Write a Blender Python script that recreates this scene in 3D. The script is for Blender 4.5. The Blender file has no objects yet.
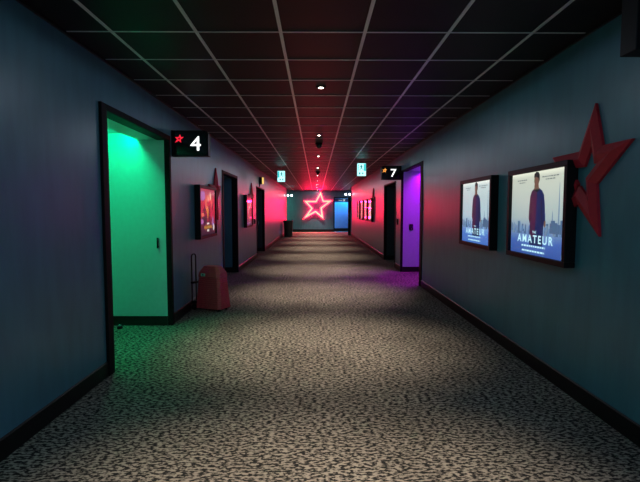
import bpy, bmesh, math, random
from mathutils import Vector, Matrix
random.seed(7)
C = bpy.context.scene.collection
PI = math.pi
H_EYE = 1.42
XL, XR = -1.79, 1.945
CEIL = 2.685
Y_BACK = -3.2
Y_LEND, Y_REND, Y_END = 27.7, 25.3, 29.6

# ------------------------------------------------------------------ materials
def mat(name, col, rough=0.5, metal=0.0, spec=0.5, emit=None, strength=0.0):
    m = bpy.data.materials.new(name); m.use_nodes = True
    b = m.node_tree.nodes['Principled BSDF']
    b.inputs['Base Color'].default_value = (*col, 1)
    b.inputs['Roughness'].default_value = rough
    b.inputs['Metallic'].default_value = metal
    b.inputs['Specular IOR Level'].default_value = spec
    if emit:
        b.inputs['Emission Color'].default_value = (*emit, 1)
        b.inputs['Emission Strength'].default_value = strength
    return m

def noisy(m, scale, amount, dist=0.002, stretch=(1, 1, 1), detail=3.0, bump=0.3):
    """fine procedural colour variation and bump on a material"""
    nt = m.node_tree; n = nt.nodes; l = nt.links
    b = n['Principled BSDF']
    tc = n.new('ShaderNodeTexCoord'); mp = n.new('ShaderNodeMapping')
    mp.inputs['Scale'].default_value = stretch
    nz = n.new('ShaderNodeTexNoise'); nz.inputs['Scale'].default_value = scale
    nz.inputs['Detail'].default_value = detail
    l.new(tc.outputs['Object'], mp.inputs['Vector']); l.new(mp.outputs['Vector'], nz.inputs['Vector'])
    base = b.inputs['Base Color'].default_value[:]
    r = n.new('ShaderNodeValToRGB')
    r.color_ramp.elements[0].color = (*[max(0, c * (1 - amount)) for c in base[:3]], 1)
    r.color_ramp.elements[1].color = (*[min(1, c * (1 + amount)) for c in base[:3]], 1)
    r.color_ramp.elements[0].position = 0.3; r.color_ramp.elements[1].position = 0.7
    l.new(nz.outputs['Fac'], r.inputs['Fac']); l.new(r.outputs['Color'], b.inputs['Base Color'])
    bp = n.new('ShaderNodeBump'); bp.inputs['Strength'].default_value = bump; bp.inputs['Distance'].default_value = dist
    l.new(nz.outputs['Fac'], bp.inputs['Height']); l.new(bp.outputs['Normal'], b.inputs['Normal'])
    return m

def carpet_mat():
    m = mat('carpet_weave', (0.1, 0.09, 0.08), 0.95, spec=0.1)
    nt = m.node_tree; n = nt.nodes; l = nt.links; b = n['Principled BSDF']
    tc = n.new('ShaderNodeTexCoord')
    mp = n.new('ShaderNodeMapping'); mp.inputs['Scale'].default_value = (30, 58, 1)
    nz = n.new('ShaderNodeTexNoise'); nz.inputs['Scale'].default_value = 1.0; nz.inputs['Detail'].default_value = 2.0
    nz.inputs['Roughness'].default_value = 0.6
    l.new(tc.outputs['Object'], mp.inputs['Vector']); l.new(mp.outputs['Vector'], nz.inputs['Vector'])
    r = n.new('ShaderNodeValToRGB'); e = r.color_ramp.elements
    e[0].position = 0.45; e[0].color = (0.022, 0.021, 0.021, 1)
    e[1].position = 0.57; e[1].color = (0.36, 0.31, 0.26, 1)
    l.new(nz.outputs['Fac'], r.inputs['Fac'])
    # worn, soiled patches in the pile
    n2 = n.new('ShaderNodeTexNoise'); n2.inputs['Scale'].default_value = 1.3; n2.inputs['Detail'].default_value = 4
    l.new(tc.outputs['Object'], n2.inputs['Vector'])
    r2 = n.new('ShaderNodeValToRGB'); r2.color_ramp.elements[0].position = 0.32; r2.color_ramp.elements[0].color = (0.7, 0.7, 0.7, 1)
    r2.color_ramp.elements[1].position = 0.55; r2.color_ramp.elements[1].color = (1, 1, 1, 1)
    l.new(n2.outputs['Fac'], r2.inputs['Fac'])
    mx = n.new('ShaderNodeMix'); mx.data_type = 'RGBA'; mx.blend_type = 'MULTIPLY'; mx.inputs['Factor'].default_value = 1
    l.new(r.outputs['Color'], mx.inputs['A']); l.new(r2.outputs['Color'], mx.inputs['B'])
    l.new(mx.outputs['Result'], b.inputs['Base Color'])
    bp = n.new('ShaderNodeBump'); bp.inputs['Strength'].default_value = 0.5; bp.inputs['Distance'].default_value = 0.004
    l.new(nz.outputs['Fac'], bp.inputs['Height']); l.new(bp.outputs['Normal'], b.inputs['Normal'])
    return m

def print_mat(name, stops, strength):
    """back-lit paper print: vertical colour wash of the printed sheet (object z)"""
    m = bpy.data.materials.new(name); m.use_nodes = True
    nt = m.node_tree; n = nt.nodes; l = nt.links; b = n['Principled BSDF']
    tc = n.new('ShaderNodeTexCoord'); sp = n.new('ShaderNodeSeparateXYZ'); l.new(tc.outputs['Generated'], sp.inputs['Vector'])
    r = n.new('ShaderNodeValToRGB'); e = r.color_ramp.elements
    e[0].position, e[0].color = stops[0][0], (*stops[0][1], 1); e[1].position, e[1].color = stops[-1][0], (*stops[-1][1], 1)
    for p, c in stops[1:-1]:
        k = e.new(p); k.color = (*c, 1)
    l.new(sp.outputs['Z'], r.inputs['Fac'])
    l.new(r.outputs['Color'], b.inputs['Emission Color']); b.inputs['Emission Strength'].default_value = strength*0.55
    b.inputs['Base Color'].default_value = (0.1, 0.1, 0.1, 1); b.inputs['Roughness'].default_value = 0.6
    return m

def ink(name, col, strength=1.0):
    return mat(name, (0.03, 0.03, 0.03), 0.6, emit=col, strength=strength*0.55)

M = {}
M['wall'] = noisy(mat('dark_slate_paint', (0.058, 0.185, 0.250), 0.36), 9, 0.12, 0.004, (1, 1, 0.25), 4, 0.25)
M['pale'] = noisy(mat('pale_paint', (0.80, 0.80, 0.80), 0.6), 20, 0.04, 0.001)
M['recess'] = noisy(mat('recess_paint', (0.30, 0.50, 0.50), 0.6), 20, 0.04, 0.001)
M['carpet'] = carpet_mat()
M['tile'] = noisy(mat('black_ceiling_tile', (0.004, 0.004, 0.0045), 0.52, spec=0.2), 120, 0.3, 0.001)
M['grid'] = mat('grey_tbar', (0.78, 0.77, 0.77), 0.40, 0.25)
M['black'] = noisy(mat('black_satin', (0.005, 0.005, 0.006), 0.5, spec=0.2), 60, 0.2, 0.0005, bump=0.1)
M['casing'] = noisy(mat('black_matt_casing', (0.006, 0.006, 0.007), 0.65, spec=0.12), 60, 0.2, 0.0005, bump=0.1)
M['plinth'] = noisy(mat('black_plinth', (0.007, 0.0065, 0.0065), 0.36, spec=0.35), 40, 0.2, 0.0005, bump=0.1)
M['gloss'] = mat('black_gloss_acrylic', (0.008, 0.009, 0.010), 0.12)
M['red'] = noisy(mat('red_lacquer', (0.50, 0.012, 0.03), 0.6), 30, 0.08, 0.0005, bump=0.1)
M['case'] = noisy(mat('maroon_plastic', (0.55, 0.05, 0.06), 0.45), 40, 0.15, 0.001)
M['casetop'] = noisy(mat('maroon_plastic_lid', (0.52, 0.07, 0.07), 0.38), 40, 0.1, 0.001)
M['chrome'] = mat('chrome', (0.6, 0.6, 0.62), 0.2, 1.0)
M['bin'] = noisy(mat('dark_grey_plastic', (0.035, 0.04, 0.036), 0.5), 30, 0.2, 0.001)
M['sticker'] = mat('green_sticker', (0.25, 0.75, 0.5), 0.5)
M['stickerdark'] = mat('sticker_print', (0.03, 0.12, 0.08), 0.5)
M['fig'] = mat('white_lit_numeral', (0.8, 0.8, 0.8), 0.5, emit=(1, 1, 1), strength=0.9)
M['redled'] = mat('red_lit_outline', (0.3, 0.02, 0.02), 0.5, emit=(1, 0.02, 0.05), strength=0.5)
M['amberled'] = mat('amber_lit_outline', (0.4, 0.2, 0.02), 0.5, emit=(1, 0.38, 0.06), strength=0.6)
M['neon'] = mat('star_tube_red', (0.4, 0.05, 0.06), 0.5, emit=(1.0, 0.003, 0.03), strength=3)
M['neonback'] = mat('star_tube_back', (0.4, 0.05, 0.06), 0.5, emit=(1.0, 0.0, 0.03), strength=75)
M['neonface'] = mat('star_tube_face', (0.4, 0.3, 0.2), 0.5, emit=(1.0, 0.74, 0.46), strength=0.55)
M['green_led'] = mat('green_led', (0.1, 0.5, 0.3), 0.5, emit=(0.0, 1.0, 0.38), strength=62)
M['violet_led'] = mat('violet_led', (0.3, 0.1, 0.5), 0.5, emit=(0.80, 0.0, 1.0), strength=120)
M['blue_led'] = mat('blue_led', (0.1, 0.3, 0.6), 0.5, emit=(0.01, 0.5, 1.0), strength=120)
M['lamp'] = mat('downlight_lens', (0.8, 0.8, 0.8), 0.5, emit=(1, 0.9, 0.78), strength=12)
M['spotlens'] = mat('white_lens', (0.8, 0.8, 0.8), 0.5, emit=(0.85, 0.95, 1.0), strength=6)
M['yellow'] = mat('yellow_lens', (0.6, 0.5, 0.1), 0.5, emit=(1.0, 0.66, 0.18), strength=0.55)
M['exitwhite'] = mat('exit_face', (0.6, 0.8, 0.8), 0.5, emit=(0.40, 0.95, 0.95), strength=0.85)
M['exitteal'] = mat('exit_teal', (0.05, 0.4, 0.4), 0.5, emit=(0.02, 0.55, 0.56), strength=0.5)
M['exitdark'] = mat('exit_print', (0.01, 0.12, 0.12), 0.5, emit=(0.01, 0.16, 0.17), strength=0.4)
M['exitbody'] = mat('grey_housing', (0.30, 0.32, 0.33), 0.4)
M['door'] = noisy(mat('dark_navy_door', (0.022, 0.040, 0.055), 0.4), 20, 0.15, 0.001)
M['navy'] = mat('navy_panel', (0.01, 0.03, 0.10), 0.4)
M['bluepanel'] = noisy(mat('pale_blue_panel', (0.35, 0.5, 0.75), 0.5), 6, 0.05, 0.001)
# prints
M['sky'] = print_mat('print_pale_wash', [(0.0, (0.035, 0.085, 0.33)), (0.16, (0.05, 0.12, 0.42)), (0.30, (0.16, 0.27, 0.45)), (0.45, (0.36, 0.46, 0.47)),
                                        (0.75, (0.50, 0.56, 0.50)), (0.94, (0.56, 0.60, 0.50)), (1.0, (0.85, 0.88, 0.72))], 1.0)
M['sky_cool'] = print_mat('print_cool_wash', [(0.0, (0.06, 0.16, 0.52)), (0.16, (0.08, 0.2, 0.6)), (0.30, (0.22, 0.38, 0.62)), (0.45, (0.42, 0.58, 0.66)),
                                        (0.75, (0.50, 0.62, 0.64)), (0.94, (0.58, 0.70, 0.70)), (1.0, (0.9, 0.95, 0.88))], 1.0)
M['city'] = ink('print_city_blue', (0.07, 0.13, 0.24))
M['city2'] = ink('print_city_pale', (0.16, 0.25, 0.36))
M['city3'] = ink('print_city_haze', (0.11, 0.21, 0.40))
M['coat'] = ink('print_coat_navy', (0.008, 0.016, 0.085))
M['coat2'] = ink('print_coat_maroon', (0.055, 0.010, 0.045))
M['skin'] = ink('print_skin', (0.16, 0.08, 0.055))
M['hair'] = ink('print_hair', (0.010, 0.008, 0.010))
M['letter'] = ink('print_letters_pale', (0.50, 0.85, 0.95), 1.1)
M['letter2'] = ink('print_letters_dark', (0.12, 0.15, 0.16))
M['pred'] = print_mat('print_red_wash', [(0.0, (0.02, 0.006, 0.02)), (0.25, (0.10, 0.008, 0.03)), (0.5, (0.48, 0.008, 0.03)), (0.8, (0.42, 0.02, 0.05)), (1.0, (0.40, 0.05, 0.09))], 1.0)
M['pred2'] = print_mat('print_crimson_wash', [(0.0, (0.16, 0.02, 0.06)), (0.3, (0.40, 0.004, 0.035)), (1.0, (0.55, 0.004, 0.04))], 0.9)
M['porange'] = ink('print_orange', (0.75, 0.17, 0.10))
M['pgold'] = ink('print_gold', (0.55, 0.26, 0.03))
M['ppale'] = ink('print_pale_rose', (1.0, 0.60, 0.42))
M['pdark'] = ink('print_dark_plum', (0.05, 0.008, 0.03))
M['pwhite'] = ink('print_white', (0.85, 0.80, 0.75))
M['pviolet'] = ink('print_violet', (0.38, 0.16, 0.45))

def glass_mat():
    m = bpy.data.materials.new('clear_cover'); m.use_nodes = True
    nt = m.node_tree; n = nt.nodes; l = nt.links; n.clear()
    o = n.new('ShaderNodeOutputMaterial'); t = n.new('ShaderNodeBsdfTransparent'); g = n.new('ShaderNodeBsdfGlossy')
    g.inputs['Roughness'].default_value = 0.08
    f = n.new('ShaderNodeFresnel'); f.inputs['IOR'].default_value = 1.3
    mx = n.new('ShaderNodeMixShader'); ge = n.new('ShaderNodeNewGeometry'); iv = n.new('ShaderNodeMath'); iv.operation = 'SUBTRACT'; iv.inputs[0].default_value = 1
    l.new(ge.outputs['Backfacing'], iv.inputs[1]); ml = n.new('ShaderNodeMath'); ml.operation = 'MULTIPLY'
    l.new(f.outputs[0], ml.inputs[0]); l.new(iv.outputs[0], ml.inputs[1]); l.new(ml.outputs[0], mx.inputs[0]); l.new(t.outputs[0], mx.inputs[1]); l.new(g.outputs[0], mx.inputs[2])
    l.new(mx.outputs[0], o.inputs['Surface']); return m
M['glass'] = glass_mat()

# ------------------------------------------------------------------ mesh building
class B:
    def __init__(s): s.v = []; s.f = []; s.m = []; s.mats = []
    def slot(s, m):
        if m not in s.mats: s.mats.append(m)
        return s.mats.index(m)
    def add(s, verts, faces, m):
        o = len(s.v); s.v += [tuple(p) for p in verts]; k = s.slot(m)
        for f in faces: s.f.append([i + o for i in f]); s.m.append(k)
        return s
    def box(s, x0, x1, y0, y1, z0, z1, m):
        v = [(x0,y0,z0),(x1,y0,z0),(x1,y1,z0),(x0,y1,z0),(x0,y0,z1),(x1,y0,z1),(x1,y1,z1),(x0,y1,z1)]
        return s.add(v, [(3,2,1,0),(4,5,6,7),(0,1,5,4),(1,2,6,5),(2,3,7,6),(3,0,4,7)], m)
    def prism(s, pts, y0, y1, m):
        """polygon in x,z (counter-clockwise seen from -y), from y0 (front) to y1 (back)"""
        n = len(pts); v = [(p[0], y0, p[1]) for p in pts] + [(p[0], y1, p[1]) for p in pts]
        f = [tuple(range(n)), tuple(range(2*n-1, n-1, -1))] + [(i, i+n, (i+1) % n + n, (i+1) % n) for i in range(n)]
        return s.add(v, f, m)
    def poly(s, pts, y, m):
        return s.add([(p[0], y, p[1]) for p in pts], [tuple(range(len(pts)))], m)
    def rect(s, x0, x1, z0, z1, y, m): return s.poly([(x0,z0),(x1,z0),(x1,z1),(x0,z1)], y, m)
    def lathe(s, prof, m, c=(0,0,0), n=28, axis='z'):
        v = []; f = []
        for r, h in prof:
            for k in range(n):
                a = 2*PI*k/n
                p = (r*math.cos(a), r*math.sin(a), h)
                if axis == 'y': p = (p[0], h, p[1])
                v.append((c[0]+p[0], c[1]+p[1], c[2]+p[2]))
        for j in range(len(prof)-1):
            for k in range(n):
                q = (j*n+k, j*n+(k+1) % n, (j+1)*n+(k+1) % n, (j+1)*n+k)
                f.append(q if axis == 'z' else q[::-1])
        f.append(tuple(range(n))[::-1] if axis == 'z' else tuple(range(n)))
        e = tuple(range((len(prof)-1)*n, len(prof)*n)); f.append(e if axis == 'z' else e[::-1])
        return s.add(v, f, m)
    def tube(s, path, r, m, n=10):
        path = [Vector(p) for p in path]; v = []; f = []
        for i, p in enumerate(path):
            t = (path[min(i+1, len(path)-1)] - path[max(i-1, 0)]).normalized()
            a = t.orthogonal().normalized() if i == 0 else (a - t*a.dot(t)).normalized()
            b = t.cross(a)
            for k in range(n):
                w = 2*PI*k/n; v.append(p + a*math.cos(w)*r + b*math.sin(w)*r)
        for i in range(len(path)-1):
            for k in range(n):
                f.append((i*n+k, i*n+(k+1) % n, (i+1)*n+(k+1) % n, (i+1)*n+k))
        f.append(tuple(range(n))[::-1]); f.append(tuple(range((len(path)-1)*n, len(path)*n)))
        return s.add(v, f, m)
    def obj(s, name, parent=None, loc=(0,0,0), rz=0, bevel=0, smooth=False, seg=2):
        me = bpy.data.meshes.new(name); me.from_pydata(s.v, [], s.f)
        for m in s.mats: me.materials.append(m)
        for p, k in zip(me.polygons, s.m): p.material_index = k
        me.update()
        o = bpy.data.objects.new(name, me); C.objects.link(o)
        o.location = loc; o.rotation_euler = (0, 0, rz)
        if parent: o.parent = parent
        if smooth:
            for p in me.polygons: p.use_smooth = True
            try: me.set_sharp_from_angle(angle=math.radians(40))
            except Exception: pass
        if bevel:
            b = o.modifiers.new('soft_edge', 'BEVEL'); b.width = bevel; b.segments = seg; b.limit_method = 'ANGLE'
        return o

def text_into(b, s, x, z, height, m, y0, y1=None, width=None, weight=0.0, space=1.0):
    """letters centred on x, baseline z, cap height `height`, flat on y0 or solid from y0 to y1"""
    cu = bpy.data.curves.new('t', 'FONT'); cu.body = s; cu.size = 1; cu.offset = weight; cu.space_character = space
    cu.extrude = 0.5 if y1 is not None else 0
    o = bpy.data.objects.new('t', cu); C.objects.link(o)
    bpy.context.view_layer.update()
    me = o.evaluated_get(bpy.context.evaluated_depsgraph_get()).to_mesh()
    vs = [v.co.copy() for v in me.vertices]; fs = [tuple(p.vertices) for p in me.polygons]
    bpy.data.objects.remove(o); bpy.data.curves.remove(cu)
    xa, xb = min(v.x for v in vs), max(v.x for v in vs); za, zb = min(v.y for v in vs), max(v.y for v in vs)
    sc = height/(zb-za); sx = (width/(xb-xa)) if width else sc
    out = []
    for v in vs:
        yy = y0 if y1 is None else (y0 if v.z > 0 else y1)
        out.append((x + (v.x-(xa+xb)/2)*sx, yy, z + (v.y-za)*sc))
    b.add(out, fs, m)

def root(name, label, cat, loc=(0,0,0), rz=0, group=None):
    o = bpy.data.objects.new(name, None); C.objects.link(o); o.empty_display_size = 0.1
    o.location = loc; o.rotation_euler = (0, 0, rz)
    return tag(o, label, cat, group)
def tag(o, label, cat, group=None):
    o['label'] = label; o['category'] = cat
    if group: o['group'] = group
    return o
def struct(o, label=None):
    o['kind'] = 'structure'
    if label: o['label'] = label
    return o
FRONT, LEFT, RIGHT = 0, PI/2, -PI/2      # wall things are modelled facing -y; LEFT hangs them on the left wall, RIGHT on the right

# ------------------------------------------------------------------ room shell
T = 0.12
b = B(); b.box(-3.6, 3.6, Y_BACK, Y_END+1.2, -0.1, 0, M['carpet']); struct(b.obj('floor'))
b = B(); b.box(-3.6, 3.6, Y_BACK, Y_END+0.1, CEIL, CEIL+0.08, M['tile']); ceiling = struct(b.obj('ceiling'))
g = B(); w = 0.012; zg = CEIL-0.004
for k in range(-3, 4):
    x = 0.047 + 0.6*k - 0.3
    if XL+0.02 < x < XR-0.02: g.box(x-w, x+w, Y_BACK, Y_END, zg, CEIL, M['grid'])
k = 0
y = 3.335 - 0.6*10
while y < Y_END:
    g.box(XL, XR, y-w*0.6, y+w*0.6, zg+0.0008, CEIL, M['grid']); y += 0.6
g.obj('ceiling_grid', ceiling)
tr = B(); tr.box(XL, XL+0.02, Y_BACK, Y_LEND, CEIL-0.02, CEIL-0.0005, M['plinth']); struct(tr.obj('trim_1'))
tr = B(); tr.box(XR-0.02, XR, Y_BACK, Y_REND, CEIL-0.02, CEIL-0.0005, M['plinth']); struct(tr.obj('trim_2'))

left_open = [(3.92, 5.55, 2.262), (8.80, 10.33, 2.13), (13.72, 15.70, 2.10)]
right_open = [(8.50, 10.40, 2.295), (11.2, 13.0, 2.10)]
def long_wall(name, bname, X, sgn, ye, opens):
    b = B(); s = B(); y = Y_BACK
    def seg(y0, y1):
        b.box(min(X, X+sgn*T), max(X, X+sgn*T), y0, y1, 0, CEIL, M['wall'])
        d = -sgn*0.012
        s.box(min(X, X+d), max(X, X+d), y0, y1, 0, 0.125, M['plinth'])
        d = -sgn*0.007
        s.box(min(X, X+d), max(X, X+d), y0, y1, 0.125, 0.131, M['plinth'])
    for (a, c, zt) in opens:
        seg(y, a)
        b.box(min(X, X+sgn*T), max(X, X+sgn*T), a, c, zt, CEIL, M['wall'])
        y = c
    seg(y, ye)
    struct(b.obj(name)); struct(s.obj(bname, bevel=0.003, seg=1))
long_wall('wall_left', 'baseboard_left', XL, -1, Y_LEND, left_open)
long_wall('wall_right', 'baseboard_right', XR, 1, Y_REND, right_open)
b = B(); b.box(-3.6, 3.6, Y_BACK-0.1, Y_BACK, 0, CEIL, M['wall']); struct(b.obj('wall_back'))

def recess(idx, X, sgn, y0, y1, ztop, depth, zceil, bulk, m, base_m, lintel_under, fw=0.07):
    """doorway recess behind a side wall: far wall facing the camera, near wall, back wall, soffit, plinth"""
    b = B()
    xa = X + sgn*T; xb = X + sgn*depth
    lo, hi = min(xa, xb), max(xa, xb)
    b.box(lo, hi, y1, y1+0.08, 0, zceil+0.1, m)
    b.box(min(X+sgn*fw, xa), max(X+sgn*fw, xa), y1-0.005, y1+0.01, 0, ztop, m)
    b.box(lo, hi, y0-0.08, y0, 0, zceil+0.1, m)
    b.box(min(xb, xb+sgn*0.08), max(xb, xb+sgn*0.08), y0-0.08, y1+0.08, 0, zceil+0.1, m)
    xk = X + sgn*bulk
    b.box(min(xk, xb), max(xk, xb), y0, y1, zceil, zceil+0.1, m)
    if bulk > T: b.box(min(xa, xk), max(xa, xk), y0, y1, ztop, zceil+0.1, lintel_under)
    o = struct(b.obj('wall_recess_%s' % ('left' if sgn < 0 else 'right')))
    s = B(); s.box(min(X+sgn*fw, xb), max(X+sgn*fw, xb), y1-0.014, y1, 0, 0.118, base_m)
    s.box(lo, hi, y0, y0+0.012, 0, 0.118, base_m)
    struct(s.obj('baseboard_recess_%s' % ('left' if sgn < 0 else 'right'), bevel=0.003, seg=1))
    return o
def casing(n, X, sgn, y0, y1, ztop, near_w, top_w, far_w, m, proud=0.012, fw=0.07):
    """black door casing: near jamb and head on the wall face, liners through the wall thickness"""
    b = B(); p = X - sgn*proud; q = X + sgn*(T+0.002)
    lo, hi = min(p, q), max(p, q)
    b.box(lo, hi, y0-near_w, y0+0.004, 0, ztop+top_w, m)
    b.box(min(p, X+sgn*fw), max(p, X+sgn*fw), y1-0.008, y1+far_w, 0, ztop+top_w, m)
    if top_w: b.box(lo, hi, y0+0.004, y1-0.006, ztop-0.006, ztop+top_w, m)
    return struct(b.obj('trim_%d' % n, bevel=0.003, seg=1))
recess(1, XL, -1, 3.92, 5.55, 2.262, 1.6, 2.335, 0.36, M['recess'], M['plinth'], M['recess'], fw=0.04)
casing(3, XL, -1, 3.92, 5.55, 2.262, 0.10, 0.05, 0.05, M['casing'], proud=0.024, fw=0.04)
recess(2, XR, 1, 8.50, 10.40, 2.295, 1.6, 2.345, 0.46, M['recess'], M['plinth'], M['recess'], fw=0.04)
casing(4, XR, 1, 8.50, 10.40, 2.295, 0.18, 0.02, 0.04, M['casing'], fw=0.04)
recess(3, XL, -1, 8.80, 10.33, 2.13, 0.7, 2.13, T, M['wall'], M['plinth'], M['wall'])
casing(5, XL, -1, 8.80, 10.33, 2.13, 0.10, 0.05, 0.05, M['casing'], fw=0.12)
recess(4, XL, -1, 13.72, 15.70, 2.10, 0.7, 2.10, T, M['door'], M['plinth'], M['wall'])
casing(6, XL, -1, 13.72, 15.70, 2.10, 0.08, 0.03, 0.04, M['casing'])
recess(5, XR, 1, 11.2, 13.0, 2.10, 0.7, 2.10, T, M['door'], M['plinth'], M['wall'])
casing(7, XR, 1, 11.2, 13.0, 2.10, 0.06, 0.03, 0.04, M['casing'])

# end lobby
b = B(); bx0, bx1, bz = 1.17, 2.16, 2.20
b.box(-3.6, bx0, Y_END, Y_END+0.1, 0, CEIL, M['wall']); b.box(bx1, 3.6, Y_END, Y_END+0.1, 0, CEIL, M['wall'])
b.box(bx0, bx1, Y_END, Y_END+0.1, bz, CEIL, M['wall'])
struct(b.obj('wall_end'))
b = B(); b.box(-3.6, bx0, Y_END-0.012, Y_END, 0, 0.17, M['plinth']); struct(b.obj('baseboard_end'))
b = B(); b.box(-3.7, -3.6, Y_LEND-0.1, Y_END+0.1, 0, CEIL, M['wall']); b.box(-3.6, XL-T, Y_LEND-0.1, Y_LEND, 0, CEIL, M['wall']); struct(b.obj('wall_lobby_left'))
b = B(); b.box(3.6, 3.7, Y_REND-0.1, Y_END+0.1, 0, CEIL, M['wall']); b.box(XR+T, 3.6, Y_REND-0.1, Y_REND, 0, CEIL, M['wall']); struct(b.obj('wall_lobby_right'))
b = B()
b.box(bx0-0.15, bx1+0.15, Y_END+0.9, Y_END+1.0, 0, 2.5, M['bluepanel'])
b.box(bx0-0.2, bx0-0.1, Y_END+0.1, Y_END+1.0, 0, 2.5, M['bluepanel']); b.box(bx1+0.1, bx1+0.2, Y_END+0.1, Y_END+1.0, 0, 2.5, M['bluepanel'])
b.box(bx0-0.2, bx1+0.2, Y_END+0.1, Y_END+1.0, 2.5, 2.6, M['bluepanel'])
struct(b.obj('wall_recess_end'))
b = B(); b.box(bx0-0.1, bx1+0.1, Y_END+0.885, Y_END+0.9, 0, 0.2, M['plinth']); struct(b.obj('baseboard_recess_end'))
b = B()
for x0, x1, z0, z1 in ((bx0-0.05, bx0+0.02, 0, bz+0.05), (bx1-0.02, bx1+0.05, 0, bz+0.05), (bx0+0.02, bx1-0.02, bz-0.02, bz+0.05)):
    b.box(x0, x1, Y_END-0.012, Y_END+0.11, z0, z1, M['black'])
struct(b.obj('trim_8'))

# ------------------------------------------------------------------ LED strips in the recesses
def led(name, label, m, loc, r, ly):
    t = root(name, label, 'light', loc)
    b = B(); b.lathe([(r*0.6, -ly/2), (r, -ly/2+0.004), (r, ly/2-0.004), (r*0.6, ly/2)], m, axis='y', n=16); b.obj('light_tube', t, smooth=True)
    for k in (-0.4, 0.0, 0.4):
        b = B(); b.box(-0.006, 0.006, k*ly-0.01, k*ly+0.01, r*0.9, r+0.012, M['black']); b.obj('clip', t)
led('led_strip', 'green light strip tucked behind the soffit of the green doorway recess', M['green_led'], (XL-0.36-0.022, 4.72, 2.309), 0.014, 1.54)
led('led_strip', 'violet light strip tucked behind the soffit of the violet doorway recess', M['violet_led'], (XR+0.46+0.022, 9.44, 2.319), 0.014, 1.82)
led('led_strip', 'blue light strip inside the blue doorway at the corridor end', M['blue_led'], (1.98, Y_END+0.5, 2.455), 0.03, 0.7)

# ------------------------------------------------------------------ stars
STAR = [(0,0),(.405,0),(.585,.33),(.69,.01),(1,.01),(.635,-.265),(.69,-.645),(.405,-.41),(-.03,-.64),(.245,-.262)]
def inset(pts, d):
    """offset a clockwise outline inwards by d"""
    n = len(pts); out = []
    for i in range(n):
        p0, p1, p2 = Vector(pts[i-1]), Vector(pts[i]), Vector(pts[(i+1) % n])
        a = (p1-p0).normalized(); c = (p2-p1).normalized()
        na = Vector((a.y, -a.x)); nc = Vector((c.y, -c.x))          # right of travel = inside when clockwise
        den = 1 + na.dot(nc)
        out.append(tuple(p1 + (na+nc)*(d/den)))
    return out
def star_band(b, width, band, thick, m, ox=0, oz=0, ridge=True, y_off=0.0, pts=None, bw=0, th=0):
    outer = pts or [(ox+p[0]*width, oz+p[1]*width) for p in STAR]
    if pts: band, thick, ridge = bw, th, False
    mid = inset(outer, band/2); inner = inset(outer, band); n = len(outer)
    e = thick*0.45 if ridge else thick
    rings = [[(p[0], y_off, p[1]) for p in outer], [(p[0], y_off-e, p[1]) for p in outer], [(p[0], y_off-thick, p[1]) for p in mid],
             [(p[0], y_off-e, p[1]) for p in inner], [(p[0], y_off, p[1]) for p in inner]]
    v = [p for r in rings for p in r]; f = []
    for j in range(4):
        for i in range(n): f.append((j*n+i, j*n+(i+1) % n, (j+1)*n+(i+1) % n, (j+1)*n+i))
    for i in range(n): f.append((4*n+i, 4*n+(i+1) % n, (i+1) % n, i))
    b.add(v, f, m)
def wall_star(label, X, yL, z, rz, wid=0.94, group='red wall stars'):
    b = B(); star_band(b, wid, 0.115, 0.045, M['red'])
    return tag(b.obj('wall_star', loc=(X, yL, z), rz=rz), label, 'star decoration', group)
wall_star('large red star outline on the right wall beside the pale blue film posters', XR-0.001, 3.73, 1.845, RIGHT)
wall_star('red star behind the orange and gold poster on the left wall', XL+0.001, 7.58, 1.85, LEFT)
wall_star('red star behind the crimson poster with a pale curl on the left wall', XL+0.001, 12.03, 1.85, LEFT)
wall_star('red star behind the nearest poster of the far row on the right wall', XR-0.001, 16.0, 1.85, RIGHT)
# neon star on the end wall
t = root('neon_star', 'glowing red and peach outlined star on the end wall of the corridor', 'star light', (-0.84, Y_END, 2.03))
b = B(); star_band(b, 1.93, 0.145, 0.08, M['neon'], ridge=False, y_off=-0.07); b.obj('light_tube', t)
b = B(); o_ = inset([(p[0]*1.93, p[1]*1.93) for p in STAR], 0.022); star_band(b, 1, 0, 0, M['neonface'], pts=o_, bw=0.095, th=0.012, y_off=-0.15); b.obj('tube_face', t)
b = B(); o_ = inset([(p[0]*1.93, p[1]*1.93) for p in STAR], 0.03); star_band(b, 1, 0, 0, M['neonback'], pts=o_, bw=0.09, th=0.012, y_off=-0.056); b.obj('back_light', t)
for (u, v) in STAR:
    L = bpy.data.lights.new('star_glow', 'SPOT'); L.energy = 36; L.color = (1.0, 0.0, 0.06); L.spot_size = math.radians(176); L.spot_blend = 0.15; L.shadow_soft_size = 0.05
    lo = bpy.data.objects.new('star_glow', L); C.objects.link(lo); lo.parent = t; lo.rotation_euler = (-PI/2, 0, 0); lo.location = ((0.48+(u-0.48)*0.8)*1.93, -0.2, (-0.2+(v+0.2)*0.8)*1.93)

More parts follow.
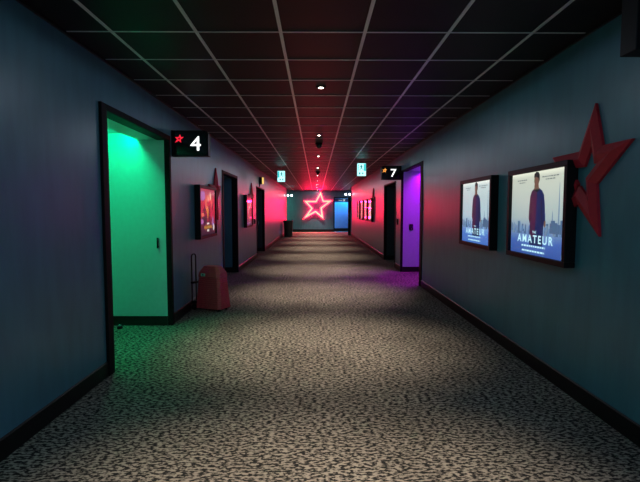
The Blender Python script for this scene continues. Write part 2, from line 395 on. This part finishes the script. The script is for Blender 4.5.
# ------------------------------------------------------------------ poster light boxes
PW, PH, PD, PF = 1.05, 0.81, 0.085, 0.045
def light_box(label, X, yc, zc, rz, group, poster_fn, w=PW, h=PH):
    t = root('poster_light_box', label, 'poster', (X, yc, zc), rz, group)
    b = B()
    b.box(-w/2, w/2, -PD, 0, h/2-PF, h/2, M['black']); b.box(-w/2, w/2, -PD, 0, -h/2, -h/2+PF, M['black'])
    b.box(-w/2, -w/2+PF, -PD, 0, -h/2+PF, h/2-PF, M['black']); b.box(w/2-PF, w/2, -PD, 0, -h/2+PF, h/2-PF, M['black'])
    b.obj('frame', t, bevel=0.004, seg=2)
    b = B(); b.box(-w/2+PF*0.5, w/2-PF*0.5, -0.02, -0.002, -h/2+PF*0.5, h/2-PF*0.5, M['black']); b.obj('back_panel', t)
    b = B(); poster_fn(b, w-2*PF, h-2*PF); b.obj('poster', t)
    b = B(); b.box(-w/2+PF, w/2-PF, -PD+0.012, -PD+0.014, -h/2+PF, h/2-PF, M['glass']); b.obj('cover_pane', t)
    return t
YP = -0.056
def film_poster(sky, seed, coatA, coatB):
    def fn(b, w, h):
        rnd = random.Random(seed)
        X = lambda u: (u-0.5)*w
        Z = lambda v: (0.5-v)*h                       # v runs downwards
        b.rect(X(0), X(1), Z(1), Z(0), YP, M[sky])
        k = 1
        def R(u0, u1, v0, v1, m):
            nonlocal k; k += 1
            b.rect(X(u0), X(u1), Z(v1), Z(v0), YP-0.00006*k, M[m])
        def P(pts, m):
            nonlocal k; k += 1
            pp = [(X(u), Z(v)) for u, v in pts]
            a = sum(pp[i-1][0]*pp[i][1]-pp[i][0]*pp[i-1][1] for i in range(len(pp)))
            b.poly(pp if a > 0 else pp[::-1], YP-0.00006*k, M[m])
        # low skyline of plain blocks either side
        for i in range(70):
            u = rnd.uniform(0.0, 0.97); hh = rnd.uniform(0.01, 0.06) + 0.14*abs(u-0.5)*rnd.random(); ww = rnd.uniform(0.012, 0.045)
            R(u, min(1, u+ww), 0.68-hh+0.05*(i % 3), 0.72+0.03*(i % 2), ('city2', 'city', 'city3')[int(rnd.random()*3)])
        for (u, v0, ww) in ((0.90, 0.16, 0.012), (0.80, 0.47, 0.014), (0.68, 0.50, 0.010)):
            P([(u-ww, 0.66), (u-ww*0.7, (v0+0.66)/2), (u-0.003, v0), (u+0.003, v0), (u+ww*0.7, (v0+0.66)/2), (u+ww, 0.66)], 'city2')
        for i in range(10):
            a = rnd.uniform(0.74, 0.95); R(a, a+0.04, rnd.uniform(0.56, 0.62), 0.72, 'city')
        # plain standing figure seen from behind in a long coat
        P([(0.475, 0.195), (0.425, 0.23), (0.398, 0.29), (0.385, 0.42), (0.378, 0.56), (0.402, 0.62), (0.405, 0.88), (0.645, 0.88), (0.655, 0.64), (0.682, 0.58), (0.67, 0.40), (0.65, 0.28), (0.615, 0.23), (0.555, 0.195)], coatA)
        P([(0.475, 0.195), (0.425, 0.23), (0.398, 0.29), (0.385, 0.42), (0.378, 0.56), (0.402, 0.62), (0.41, 0.76), (0.50, 0.80), (0.515, 0.50), (0.525, 0.24)], coatB)
        P([(0.600, 0.34), (0.612, 0.34), (0.635, 0.62), (0.622, 0.62)], 'hair')
        P([(0.425, 0.36), (0.435, 0.36), (0.425, 0.60), (0.415, 0.60)], 'hair')
        P([(0.665, 0.585), (0.690, 0.575), (0.695, 0.63), (0.68, 0.66), (0.66, 0.64)], 'skin')
        P([(0.475, 0.20), (0.555, 0.20), (0.57, 0.225), (0.515, 0.25), (0.465, 0.225)], 'hair')
        P([(0.475, 0.14), (0.545, 0.14), (0.56, 0.21), (0.47, 0.215)], 'skin')
        P([(0.470, 0.06), (0.475, 0.03), (0.54, 0.03), (0.556, 0.07), (0.555, 0.13), (0.54, 0.165), (0.50, 0.175), (0.477, 0.155), (0.465, 0.11)], 'skin')
        P([(0.463, 0.07), (0.468, 0.025), (0.50, 0.004), (0.54, 0.008), (0.565, 0.04), (0.567, 0.10), (0.555, 0.13), (0.545, 0.08), (0.50, 0.06)], 'hair')
        k += 3; y = YP-0.0001*k
        text_into(b, 'THE', X(0.50), Z(0.735), 0.028*h, M['letter'], y, width=0.07*w, weight=0.01)
        text_into(b, 'AMATEUR', X(0.50), Z(0.855), 0.098*h, M['letter'], y, width=0.66*w, weight=0.018, space=1.35)
        for v, a, c in ((0.895, 0.26, 0.70), (0.955, 0.27, 0.69)):      # two lines of print too small to read
            u = a
            while u < c:
                e = u + rnd.uniform(0.02, 0.05); b.rect(X(u), X(min(e, c)), Z(v+0.010), Z(v-0.010), y, M['letter']); u = e+0.012
        for a, c, v in ((0.14, 0.34, 0.085), (0.62, 0.90, 0.075), (0.18, 0.30, 0.115), (0.68, 0.84, 0.105)):
            u = a
            while u < c:
                e = u + rnd.uniform(0.015, 0.04); b.rect(X(u), X(min(e, c)), Z(v+0.006), Z(v-0.006), y, M['letter2']); u = e+0.01
        b.rect(X(0.965), X(0.985), Z(0.985), Z(0.945), y, M['letter'])
    return fn
def red_poster(b, w, h):
    rnd = random.Random(11); X = lambda u: (u-0.5)*w; Z = lambda v: (0.5-v)*h
    b.rect(X(0), X(1), Z(1), Z(0), YP, M['pred']); k = 0
    def blob(u, v, ru, rv, m, tilt=0):
        nonlocal k; k += 1
        pts = []
        for i in range(14):
            a = 2*PI*i/14; r = rnd.uniform(0.75, 1.1)
            pts.append((X(min(0.99, max(0.01, u + ru*r*math.cos(a) + tilt*rv*r*math.sin(a)))), Z(min(0.99, max(0.01, v - rv*r*math.sin(a))))))
        b.poly(pts, YP-0.00008*k, M[m])
    for u, v, ru, rv, m in ((.22,.16,.16,.12,'pviolet'),(.30,.62,.2,.2,'pdark'),(.62,.55,.05,.22,'pdark'),(.42,.30,.05,.16,'porange'),(.6,.18,.14,.07,'porange'),
                            (.78,.28,.05,.12,'porange'),(.20,.56,.10,.05,'porange'),(.52,.50,.05,.14,'pgold'),(.70,.15,.05,.10,'ppale'),(.55,.22,.03,.07,'ppale'),
                            (.15,.70,.12,.06,'pviolet'),(.85,.72,.06,.12,'pviolet'),(.46,.44,.03,.07,'pgold'),(.84,.40,.04,.09,'pdark'),(.33,.42,.04,.10,'pdark'),(.9,.85,.05,.08,'pwhite')):
        blob(u, v, ru, rv, m)
    k += 2; y = YP-0.0001*k
    b.rect(X(.45), X(.60), Z(.775), Z(.735), y, M['pwhite'])
    for i in range(7): b.rect(X(.28+i*.075), X(.28+i*.075+.055), Z(.865), Z(.80), y, M['pgold'])
    b.rect(X(.46), X(.58), Z(.93), Z(.885), y, M['pwhite'])
def curl_poster(b, w, h):
    X = lambda u: (u-0.5)*w; Z = lambda v: (0.5-v)*h
    b.rect(X(0), X(1), Z(1), Z(0), YP, M['pred2'])
    y = YP-0.0004
    S = [(.30,.20),(.42,.14),(.60,.13),(.76,.18),(.78,.27),(.66,.34),(.50,.38),(.42,.46),(.44,.58),(.52,.70),(.54,.82)]
    up = [(X(u-0.05), Z(v-0.03)) for u, v in S]; dn = [(X(u+0.05), Z(v+0.03)) for u, v in S]
    for i in range(len(S)-1):
        q = [dn[i], dn[i+1], up[i+1], up[i]]
        a = sum(q[j-1][0]*q[j][1]-q[j][0]*q[j-1][1] for j in range(4))
        b.poly(q if a > 0 else q[::-1], y-0.00003*i, M['ppale'])
    for u in (.34, .62): b.rect(X(u), X(u+.05), Z(.34), Z(.22), y-0.0006, M['porange'])
    b.rect(X(.08), X(.5), Z(.95), Z(.90), y-0.0006, M['pviolet']); b.rect(X(.55), X(.7), Z(.93), Z(.89), y-0.0006, M['pwhite'])
def far_poster(main, side, low, seed):
    def fn(b, w, h):
        rnd = random.Random(seed); X = lambda u: (u-0.5)*w; Z = lambda v: (0.5-v)*h
        b.rect(X(0), X(1), Z(1), Z(0), YP, M['pred2'])
        y = YP-0.0004
        pts = [(X(.30), Z(.05)), (X(.24), Z(.35)), (X(.32), Z(.6)), (X(.22), Z(.95)), (X(.78), Z(.95)), (X(.66), Z(.6)), (X(.80), Z(.35)), (X(.72), Z(.05))]
        b.poly(pts, y, M[main])
        for i in range(9):
            u = rnd.uniform(.1, .8); v = rnd.uniform(.08, .8); b.rect(X(u), X(u+.12), Z(v+.1), Z(v), y-0.0001*(i+1), M[side if i % 2 else 'pdark'])
        b.rect(X(.2), X(.8), Z(.93), Z(.84), y-0.0012, M[low])
    return fn
light_box('lit pale blue film poster in a black frame partly covering the big red star', XR, 3.91, 1.388, RIGHT, 'film posters on the right wall', film_poster('sky', 3, 'coat', 'coat2'))
light_box('second lit pale blue film poster on the right wall, farther from the big star', XR, 5.385, 1.388, RIGHT, 'film posters on the right wall', film_poster('sky_cool', 3, 'coat', 'coat2'))
light_box('lit red poster with orange and gold shapes above the dark red trolley case', XL, 7.28, 1.388, LEFT, 'posters on the left wall', red_poster, w=1.12)
light_box('lit crimson poster with a pale curl between two dark left doorways', XL, 11.76, 1.388, LEFT, 'posters on the left wall', curl_poster)
for (y, l, fn) in ((16.0, 'nearest lit poster of the far right row, mostly white print', far_poster('pwhite', 'ppale', 'pwhite', 1)),
                   (17.45, 'second lit poster of the far right row, rose and orange print', far_poster('ppale', 'porange', 'porange', 2)),
                   (18.9, 'third lit poster of the far right row, rose print with gold foot', far_poster('ppale', 'pwhite', 'pgold', 3)),
                   (20.35, 'farthest lit poster of the far right row, orange and gold print', far_poster('porange', 'ppale', 'pgold', 4))):
    light_box(l, XR, y, 1.42, RIGHT, 'posters of the far row on the right wall', fn)

# ------------------------------------------------------------------ screen number signs
SW, SH, SD = 0.455, 0.315, 0.115
def blade_sign(label, side, Y, z0, digit, led_m):
    """flag sign standing out from a side wall, face towards the camera"""
    s = -1 if side == 'L' else 1
    X = XL if s < 0 else XR
    t = root('screen_number_sign', label, 'sign', (X+0.0, Y, z0), 0, 'screen number signs')
    x0, x1 = (0.03, SW) if s < 0 else (-SW, -0.03)
    def ch(x0, x1, z0, z1, r):        # outline with the free upper corner rounded
        if s < 0: return [(x0, z0), (x1, z0), (x1, z1-r), (x1-r*0.3, z1-r*0.3), (x1-r, z1), (x0, z1)]
        return [(x0, z0), (x1, z0), (x1, z1), (x0+r, z1), (x0+r*0.3, z1-r*0.3), (x0, z1-r)]
    b = B(); b.prism(ch(x0, x1, 0, SH, 0.045), 0, SD, M['black']); b.obj('housing', t, bevel=0.004)
    b = B(); b.prism(ch(x0+0.02, x1-0.02, 0.02, SH-0.02, 0.035), -0.006, 0.0, M['gloss']); b.obj('face_panel', t)
    b = B(); a = 0.0 if s < 0 else -0.03
    b.box(a, a+0.03, -0.005, SD+0.005, 0.0, SH, M['black']); b.obj('wall_bracket', t)
    if digit:
        b = B(); text_into(b, digit, (x0+x1)/2 + 0.06, 0.068, 0.172, M['fig'], -0.014, -0.006, weight=0.0, width=0.125); b.obj('numeral', t)
        b = B(); star_band(b, 0.105, 0.0125, 0.006, led_m, ox=x0+0.022, oz=SH-0.085, ridge=False, y_off=-0.0062); b.obj('star_emblem', t)
    return t
blade_sign('black flag sign with white number 4 and small red star beside the green doorway', 'L', 5.70, 2.085, '4', M['redled'])
blade_sign('black flag sign with white number 7 and small amber star beside the violet doorway', 'R', 10.46, 2.11, '7', M['amberled'])
blade_sign('plain black flag sign high on the right wall above the big red star', 'R', 2.165, 2.168, None, None)

# ------------------------------------------------------------------ exit signs
def exit_sign(label, loc, mirror):
    t = root('exit_sign', label, 'sign', loc, 0, 'exit signs hung from the ceiling')
    w, h, d = 0.235, 0.33, 0.05
    top = CEIL - loc[2]
    b = B(); b.box(-w/2, w/2, -d/2, d/2, 0, h, M['exitbody']); b.obj('housing', t, bevel=0.006)
    b = B(); b.box(-w/2+0.01, w/2-0.01, -d/2-0.004, -d/2, 0.01, h-0.01, M['exitwhite']); b.obj('lit_panel', t)
    b = B(); y = -d/2-0.0055; s = -1 if mirror else 1
    def R(x0, x1, z0, z1, m, yy=y):
        b.rect(min(s*x0, s*x1), max(s*x0, s*x1), z0, z1, yy, M[m])
    def P(pts, m):
        pts = [(s*p[0], p[1]) for p in pts]
        a = sum(pts[i-1][0]*pts[i][1]-pts[i][0]*pts[i-1][1] for i in range(len(pts)))
        b.poly(pts if a > 0 else pts[::-1], y-0.0006, M[m])
    R(-0.105, -0.055, 0.13, 0.31, 'exitteal')
    P([(0.075, 0.30), (0.09, 0.30), (0.09, 0.15), (0.075, 0.15)], 'exitdark')                                     # door edge
    P([(0.01+0.016*math.cos(a*PI/5), 0.278+0.016*math.sin(a*PI/5)) for a in range(10)], 'exitdark')               # running figure
    P([(-0.01, 0.26), (0.03, 0.262), (0.055, 0.225), (0.045, 0.218), (0.025, 0.24), (0.02, 0.205), (0.05, 0.18), (0.05, 0.15), (0.037, 0.15), (0.035, 0.172), (0.0, 0.195),
       (-0.03, 0.16), (-0.05, 0.165), (-0.05, 0.175), (-0.03, 0.175), (-0.005, 0.215), (-0.01, 0.24), (-0.035, 0.225), (-0.042, 0.235)], 'exitdark')
    P([(-0.06, 0.075), (-0.02, 0.105), (-0.02, 0.085), (0.0, 0.085), (0.0, 0.065), (-0.02, 0.065), (-0.02, 0.045)], 'exitdark')  # arrow
    R(0.03, 0.065, 0.045, 0.10, 'exitdark')
    b.obj('pictogram', t)
    for x in (-0.07, 0.07):
        b = B(); b.tube([(x, 0, h-0.002), (x, 0, top)], 0.005, M['exitbody']); b.obj('hanger', t)
exit_sign('lit white and teal exit sign hanging from the ceiling near the left wall', (-1.03, 13.5, 2.24), False)
exit_sign('lit white and teal exit sign hanging from the ceiling near the right wall', (1.145, 11.6, 2.27), True)

# ------------------------------------------------------------------ downlights and domes
names = ['recessed ceiling downlight behind the viewer', 'nearest visible recessed downlight in the middle of the ceiling', 'second recessed downlight along the ceiling, just before the first black dome',
         'third recessed downlight along the ceiling, just beyond the first black dome', 'fourth recessed downlight along the ceiling, just before the second black dome',
         'fifth recessed downlight along the ceiling, just beyond the second black dome', 'sixth recessed downlight along the ceiling, over the far poster row',
         'seventh recessed downlight along the ceiling, past the far poster row', 'eighth recessed downlight along the ceiling, before the grey bin', 'last recessed downlight in the ceiling, before the neon star']
for i, l in enumerate(names):
    y = 1.79 + 3.0*i
    if i == 0: y = 1.79
    t = root('ceiling_downlight', l, 'ceiling light', (0.047, y, CEIL), 0, 'recessed ceiling downlights')
    b = B(); b.lathe([(0.026, -0.001), (0.030, -0.010), (0.050, -0.008), (0.052, -0.0005)], M['black']); b.obj('bezel', t, smooth=True)
    b = B(); b.lathe([(0.001, -0.012), (0.018, -0.0115), (0.025, -0.009)], M['lamp'], n=20); b.obj('lens', t, smooth=True)
    L = bpy.data.lights.new('downlight_beam', 'SPOT'); L.energy = 185; L.color = (1.0, 0.84, 0.66)
    L.spot_size = math.radians(72); L.spot_blend = 1.0; L.shadow_soft_size = 0.03
    lo = bpy.data.objects.new('downlight_beam', L); C.objects.link(lo); lo.parent = t; lo.location = (0, 0, -0.03)
    L2 = bpy.data.lights.new('downlight_spill', 'SPOT'); L2.energy = 5.5; L2.color = (0.72, 0.84, 1.0)
    L2.spot_size = math.radians(179); L2.spot_blend = 0.08; L2.shadow_soft_size = 0.03
    lo = bpy.data.objects.new('downlight_spill', L2); C.objects.link(lo); lo.parent = t; lo.location = (0, 0, -0.03)
for y, l in ((8.75, 'black dome camera on the ceiling between the second and third downlights'), (15.1, 'black dome camera on the ceiling farther along, after the fourth downlight')):
    t = root('dome_camera', l, 'security camera', (0.05, y, CEIL), 0, 'black ceiling domes')
    b = B(); b.lathe([(0.001, -0.03), (0.062, -0.03), (0.070, -0.022), (0.070, 0.0)][::1], M['black']); b.obj('base', t, smooth=True)
    b = B(); b.lathe([(0.002, -0.095)]+[(0.056*math.sin(a*PI/16), -0.038-0.056*math.cos(a*PI/16)) for a in range(1, 9)]+[(0.056, -0.029)], M['gloss']); b.obj('dome', t, smooth=True)

# ------------------------------------------------------------------ twin emergency spots at the corridor end
def twin_spot(label, X, Y, z, s):
    t = root('emergency_spotlight', label, 'light', (X, Y, z), 0, 'twin emergency spotlights')
    b = B(); b.box(min(0, -s*0.07), max(0, -s*0.07), -0.07, 0.07, -0.06, 0.06, M['black']); b.obj('mounting_box', t, bevel=0.006)
    for k, (dx, dy) in enumerate(((0.13, -0.02), (0.34, 0.02))):
        x = -s*dx
        h = B(); h.lathe([(0.035, 0.08), (0.055, 0.05), (0.062, -0.05), (0.058, -0.06)], M['black'], (x, dy, 0.0), axis='y'); ho = h.obj('lamp_head', t, smooth=True)
        e = B(); e.lathe([(0.052, -0.0605), (0.045, -0.068), (0.002, -0.07)], M['spotlens'], (x, dy, 0.0), axis='y'); e.obj('lens', ho, smooth=True)
    b = B(); b.tube([(-s*0.06, 0, 0), (-s*0.36, 0.03, 0.0)], 0.012, M['black']); b.obj('arm', t)
twin_spot('black twin spotlight with white lenses at the end of the left wall above the bin', XL, 26.9, 2.27, -1)
twin_spot('black twin spotlight with white lenses on the right wall beside the blue doorway', XR, 24.9, 2.27, 1)

# ------------------------------------------------------------------ small wall things
t = root('wall_lamp', 'small black wall lamp with a yellow lens above the far left doorway', 'light', (XL, 14.4, 2.34))
b = B(); b.box(0, 0.09, -0.06, 0.10, -0.11, 0.11, M['black']); b.obj('housing', t, bevel=0.01)
b = B(); b.box(0.09, 0.13, -0.02, 0.10, -0.11, 0.10, M['yellow']); b.obj('lens', t, bevel=0.012)
b = B(); b.box(0, 0.02, -0.03, 0.03, -0.2, -0.10, M['black']); b.obj('bracket', t)
def reader(label, X, y, z, rz):
    t = root('wall_card_switch', label, 'wall switch', (X, y, z), rz, 'black wall switches')
    b = B(); b.box(-0.045, 0.045, -0.025, 0, -0.07, 0.07, M['black']); b.obj('housing', t, bevel=0.006)
    b = B(); b.box(-0.03, 0.03, -0.028, -0.025, -0.02, 0.05, M['gloss']); b.obj('screen', t)
    b = B(); b.box(-0.012, 0.012, -0.03, -0.025, -0.055, -0.035, M['chrome']); b.obj('button', t)
reader('black wall switch beside the far left doorway under the crimson poster', XL, 13.2, 1.09, LEFT)
reader('black wall switch on the right wall between the violet doorway and the dark doorway', XR, 10.85, 1.14, RIGHT)
reader('black wall switch on the violet lit wall inside the violet doorway', 2.17, 10.40, 1.03, FRONT)
def pull(label, x, y, z, h, m):
    t = root('door_pull', label, 'door pull', (x, y, z), 0, 'door pulls')
    b = B(); b.tube([(0, -0.03, -h/2), (0, -0.03, h/2)], 0.011, m); b.obj('bar', t)
    for k in (-1, 1):
        b = B(); b.tube([(0, -0.03, k*h*0.36), (0, 0, k*h*0.36)], 0.008, m, 8); b.obj('post', t)
pull('slim black pull on the green lit wall inside the green doorway', -1.925, 5.55, 1.02, 0.13, M['black'])
pull('small chrome pull on the dark blue wall of the far left doorway', -1.985, 15.70, 0.98, 0.12, M['chrome'])
# door stop on the recess floor
t = root('door_stop', 'small black floor door stop in the green doorway', 'door stop', (-2.36, 5.40, 0))
b = B(); b.lathe([(0.032, 0), (0.034, 0.01), (0.030, 0.028), (0.02, 0.034)], M['black']); b.obj('base', t, smooth=True)
b = B(); b.lathe([(0.022, 0.033), (0.022, 0.044), (0.015, 0.05)], M['chrome']); b.obj('cap', t, smooth=True)

# ------------------------------------------------------------------ trolley case
t = root('trolley_case', 'dark red trolley case with telescopic handle standing against the left wall', 'trolley case', (-1.478, 6.46, 0), math.radians(-24))
def frustum(b, rings, m):
    """rings of (half width, half depth, z, corner) with chamfered corners"""
    v = []; n = 8
    for (a, d, z, c) in rings:
        v += [(-a+c, -d, z), (a-c, -d, z), (a, -d+c, z), (a, d-c, z), (a-c, d, z), (-a+c, d, z), (-a, d-c, z), (-a, -d+c, z)]
    f = [tuple(range(n))[::-1], tuple(range((len(rings)-1)*n, len(rings)*n))]
    for j in range(len(rings)-1):
        for i in range(n): f.append((j*n+i, j*n+(i+1) % n, (j+1)*n+(i+1) % n, (j+1)*n+i))
    b.add(v, f, m)
rings = []
zz = 0.035
N = 15
for i in range(N):                     # ribbed tapering shell
    z0 = zz + (0.47-zz)*i/N; z1 = zz + (0.47-zz)*(i+0.75)/N; z2 = zz + (0.47-zz)*(i+1)/N
    ta = lambda z: (0.222-0.040*(z/0.47), 0.145-0.03*(z/0.47))
    a, d = ta(z0); rings.append((a, d, z0, 0.035)); a, d = ta(z1); rings.append((a, d, z1, 0.035))
    rings.append((a-0.004, d-0.004, z1+0.002, 0.033)); a, d = ta(z2); rings.append((a-0.004, d-0.004, z2-0.002, 0.033))
b = B(); frustum(b, rings, M['case']); b.obj('shell', t)
b = B(); frustum(b, [(0.182, 0.122, 0.468, 0.035), (0.186, 0.126, 0.48, 0.035), (0.180, 0.12, 0.535, 0.04), (0.125, 0.07, 0.625, 0.03), (0.11, 0.06, 0.628, 0.03)], M['casetop']); lid = b.obj('lid', t, bevel=0.004)
b = B(); b.box(-0.110, -0.040, -0.1275, -0.119, 0.488, 0.528, M['sticker']); b.box(-0.086, -0.064, -0.1285, -0.1270, 0.498, 0.518, M['stickerdark'])
so = b.obj('sticker', lid); so['label'] = 'pale green sticker'
b = B(); hx = -0.245; h0 = -0.155; h1 = -0.065
b.tube([(hx, h0, 0.10), (hx, h0, 0.76), (hx, h0+0.010, 0.785), (hx, h0+0.03, 0.795), (hx, h1-0.03, 0.795), (hx, h1-0.010, 0.785), (hx, h1, 0.76), (hx, h1, 0.10)], 0.009, M['black'])
b.box(hx-0.012, hx+0.045, h0-0.012, h1+0.012, 0.38, 0.405, M['black']); b.box(hx-0.012, hx+0.045, h0-0.012, h1+0.012, 0.09, 0.13, M['black'])
b.obj('telescopic_handle', t)
for k in (-0.135, 0.07):
    b = B()
    b.lathe([(0.016, -0.014), (0.040, -0.014), (0.042, 0), (0.040, 0.014), (0.016, 0.014)], M['black'], (-0.225, k, 0.042), axis='y'); wo = b.obj('wheel', t, smooth=True)
    b = B(); b.lathe([(0.015, -0.0165), (0.015, 0.0165)], M['chrome'], (-0.225, k, 0.042), axis='y', n=16); b.obj('hub', wo, smooth=True)
b = B(); b.tube([(-0.225, -0.135, 0.042), (-0.225, 0.075, 0.042)], 0.007, M['chrome']); b.box(-0.23, -0.15, -0.06, 0.06, 0.036, 0.075, M['black']); b.obj('axle', t)
for k in (-0.08, 0.08):
    b = B(); b.lathe([(0.02, 0), (0.024, 0.036)], M['black'], (0.16, k, 0), 16); b.obj('foot', t)

# ------------------------------------------------------------------ bin at the end of the left wall
t = root('waste_bin', 'dark grey round waste bin standing at the far end of the left wall', 'bin', (-1.49, 24.2, 0))
b = B(); b.lathe([(0.205, 0), (0.215, 0.01), (0.245, 0.76), (0.25, 0.77), (0.25, 0.79), (0.235, 0.79), (0.225, 0.74), (0.20, 0.10)], M['bin'], n=36); b.obj('body', t, smooth=True)
b = B(); b.lathe([(0.262, 0.765), (0.268, 0.775), (0.268, 0.835), (0.255, 0.86), (0.20, 0.865), (0.17, 0.86), (0.165, 0.80)], M['bin'], n=36); b.obj('rim_lid', t, smooth=True)

# ------------------------------------------------------------------ blue doorway fittings and the open leaf at the right wall end
t = root('transom_sign', 'dark blue sign panel with a pale mark across the top of the blue doorway', 'sign', (1.665, Y_END+0.02, 1.93))
b = B(); b.box(-0.47, 0.47, 0, 0.04, 0, 0.24, M['navy']); b.obj('panel', t)
b = B()
for pts in ([(-.22,.10),(.02,.10),(.02,.125),(-.22,.125)], [(0.06,.05),(.10,.05),(.22,.19),(.18,.19)], [(0.06,.19),(.18,.05),(.22,.05),(.10,.19)]):
    b.poly(pts, -0.002, M['pwhite'])
b.obj('lettering', t)
t = root('open_door', 'black door leaf standing open at the far end of the right wall', 'door', (XR-0.02, Y_REND+0.03, 0))
b = B(); b.box(-0.16, 0.0, 0, 0.05, 0.01, 2.12, M['black']); b.obj('leaf', t, bevel=0.004)
b = B(); b.tube([(-0.11, -0.04, 0.92), (-0.11, -0.04, 1.30)], 0.014, M['chrome']); b.tube([(-0.11, -0.04, 0.97), (-0.11, 0, 0.97)], 0.01, M['chrome']); b.tube([(-0.11, -0.04, 1.25), (-0.11, 0, 1.25)], 0.01, M['chrome']); b.obj('pull_handle', t)
t = root('wall_notice', 'white lit notice in a black box beside the blue doorway', 'sign', (2.12, Y_END-0.013, 1.4))
b = B(); b.box(0.0, 0.22, -0.06, 0, 0, 0.62, M['black']); b.obj('housing', t, bevel=0.006)
b = B(); b.box(-0.05, 0.0, -0.06, -0.005, 0.08, 0.54, M['spotlens']); b.obj('lit_edge', t)

# ------------------------------------------------------------------ added fill lamps behind the camera, lobby lights at the far end
def area(name, loc, rot, size, power, col, sy=None):
    L = bpy.data.lights.new(name, 'AREA'); L.energy = power; L.color = col; L.size = size
    if sy: L.shape = 'RECTANGLE'; L.size_y = sy
    o = bpy.data.objects.new(name, L); C.objects.link(o); o.location = loc; o.rotation_euler = rot
    return o
area('rear_fill_light', (1.3, -1.9, CEIL-0.03), (0, 0, 0), 0.5, 24, (0.50, 0.62, 1.0), 0.9)  # unseen bluish fill, added to lift and tint the left wall
area('rear_fill_light', (-1.2, -1.9, CEIL-0.03), (0, 0, 0), 0.5, 22, (0.35, 1.0, 0.92), 0.9)  # unseen teal fill, added to lift and tint the right wall
area('end_lobby_light', (-2.9, 28.7, CEIL-0.03), (0, 0, 0), 0.4, 25, (0.25, 1.0, 0.6))
area('end_lobby_light', (2.9, 28.0, CEIL-0.03), (0, 0, 0), 0.4, 14, (0.5, 0.75, 1.0))

w = bpy.data.worlds.new('World'); bpy.context.scene.world = w; w.use_nodes = True
w.node_tree.nodes['Background'].inputs[0].default_value = (0.02, 0.025, 0.03, 1); w.node_tree.nodes['Background'].inputs[1].default_value = 0.2

# ------------------------------------------------------------------ camera
cd = bpy.data.cameras.new('camera'); cam = bpy.data.objects.new('camera', cd); C.objects.link(cam)
cam.location = (0, 0, H_EYE); cam.rotation_euler = (math.radians(90-3.898), 0, math.radians(-0.465))
cd.sensor_width = 36; cd.lens = 455/640*36; cd.clip_start = 0.02; cd.clip_end = 200
S = bpy.context.scene; S.camera = cam
S.view_settings.view_transform = 'Standard'; S.view_settings.look = 'None'; S.view_settings.gamma = 1; S.view_settings.use_curve_mapping = False
S.view_settings.exposure = 1.0
S.cycles.max_bounces = 8; S.cycles.sample_clamp_indirect = 3.0
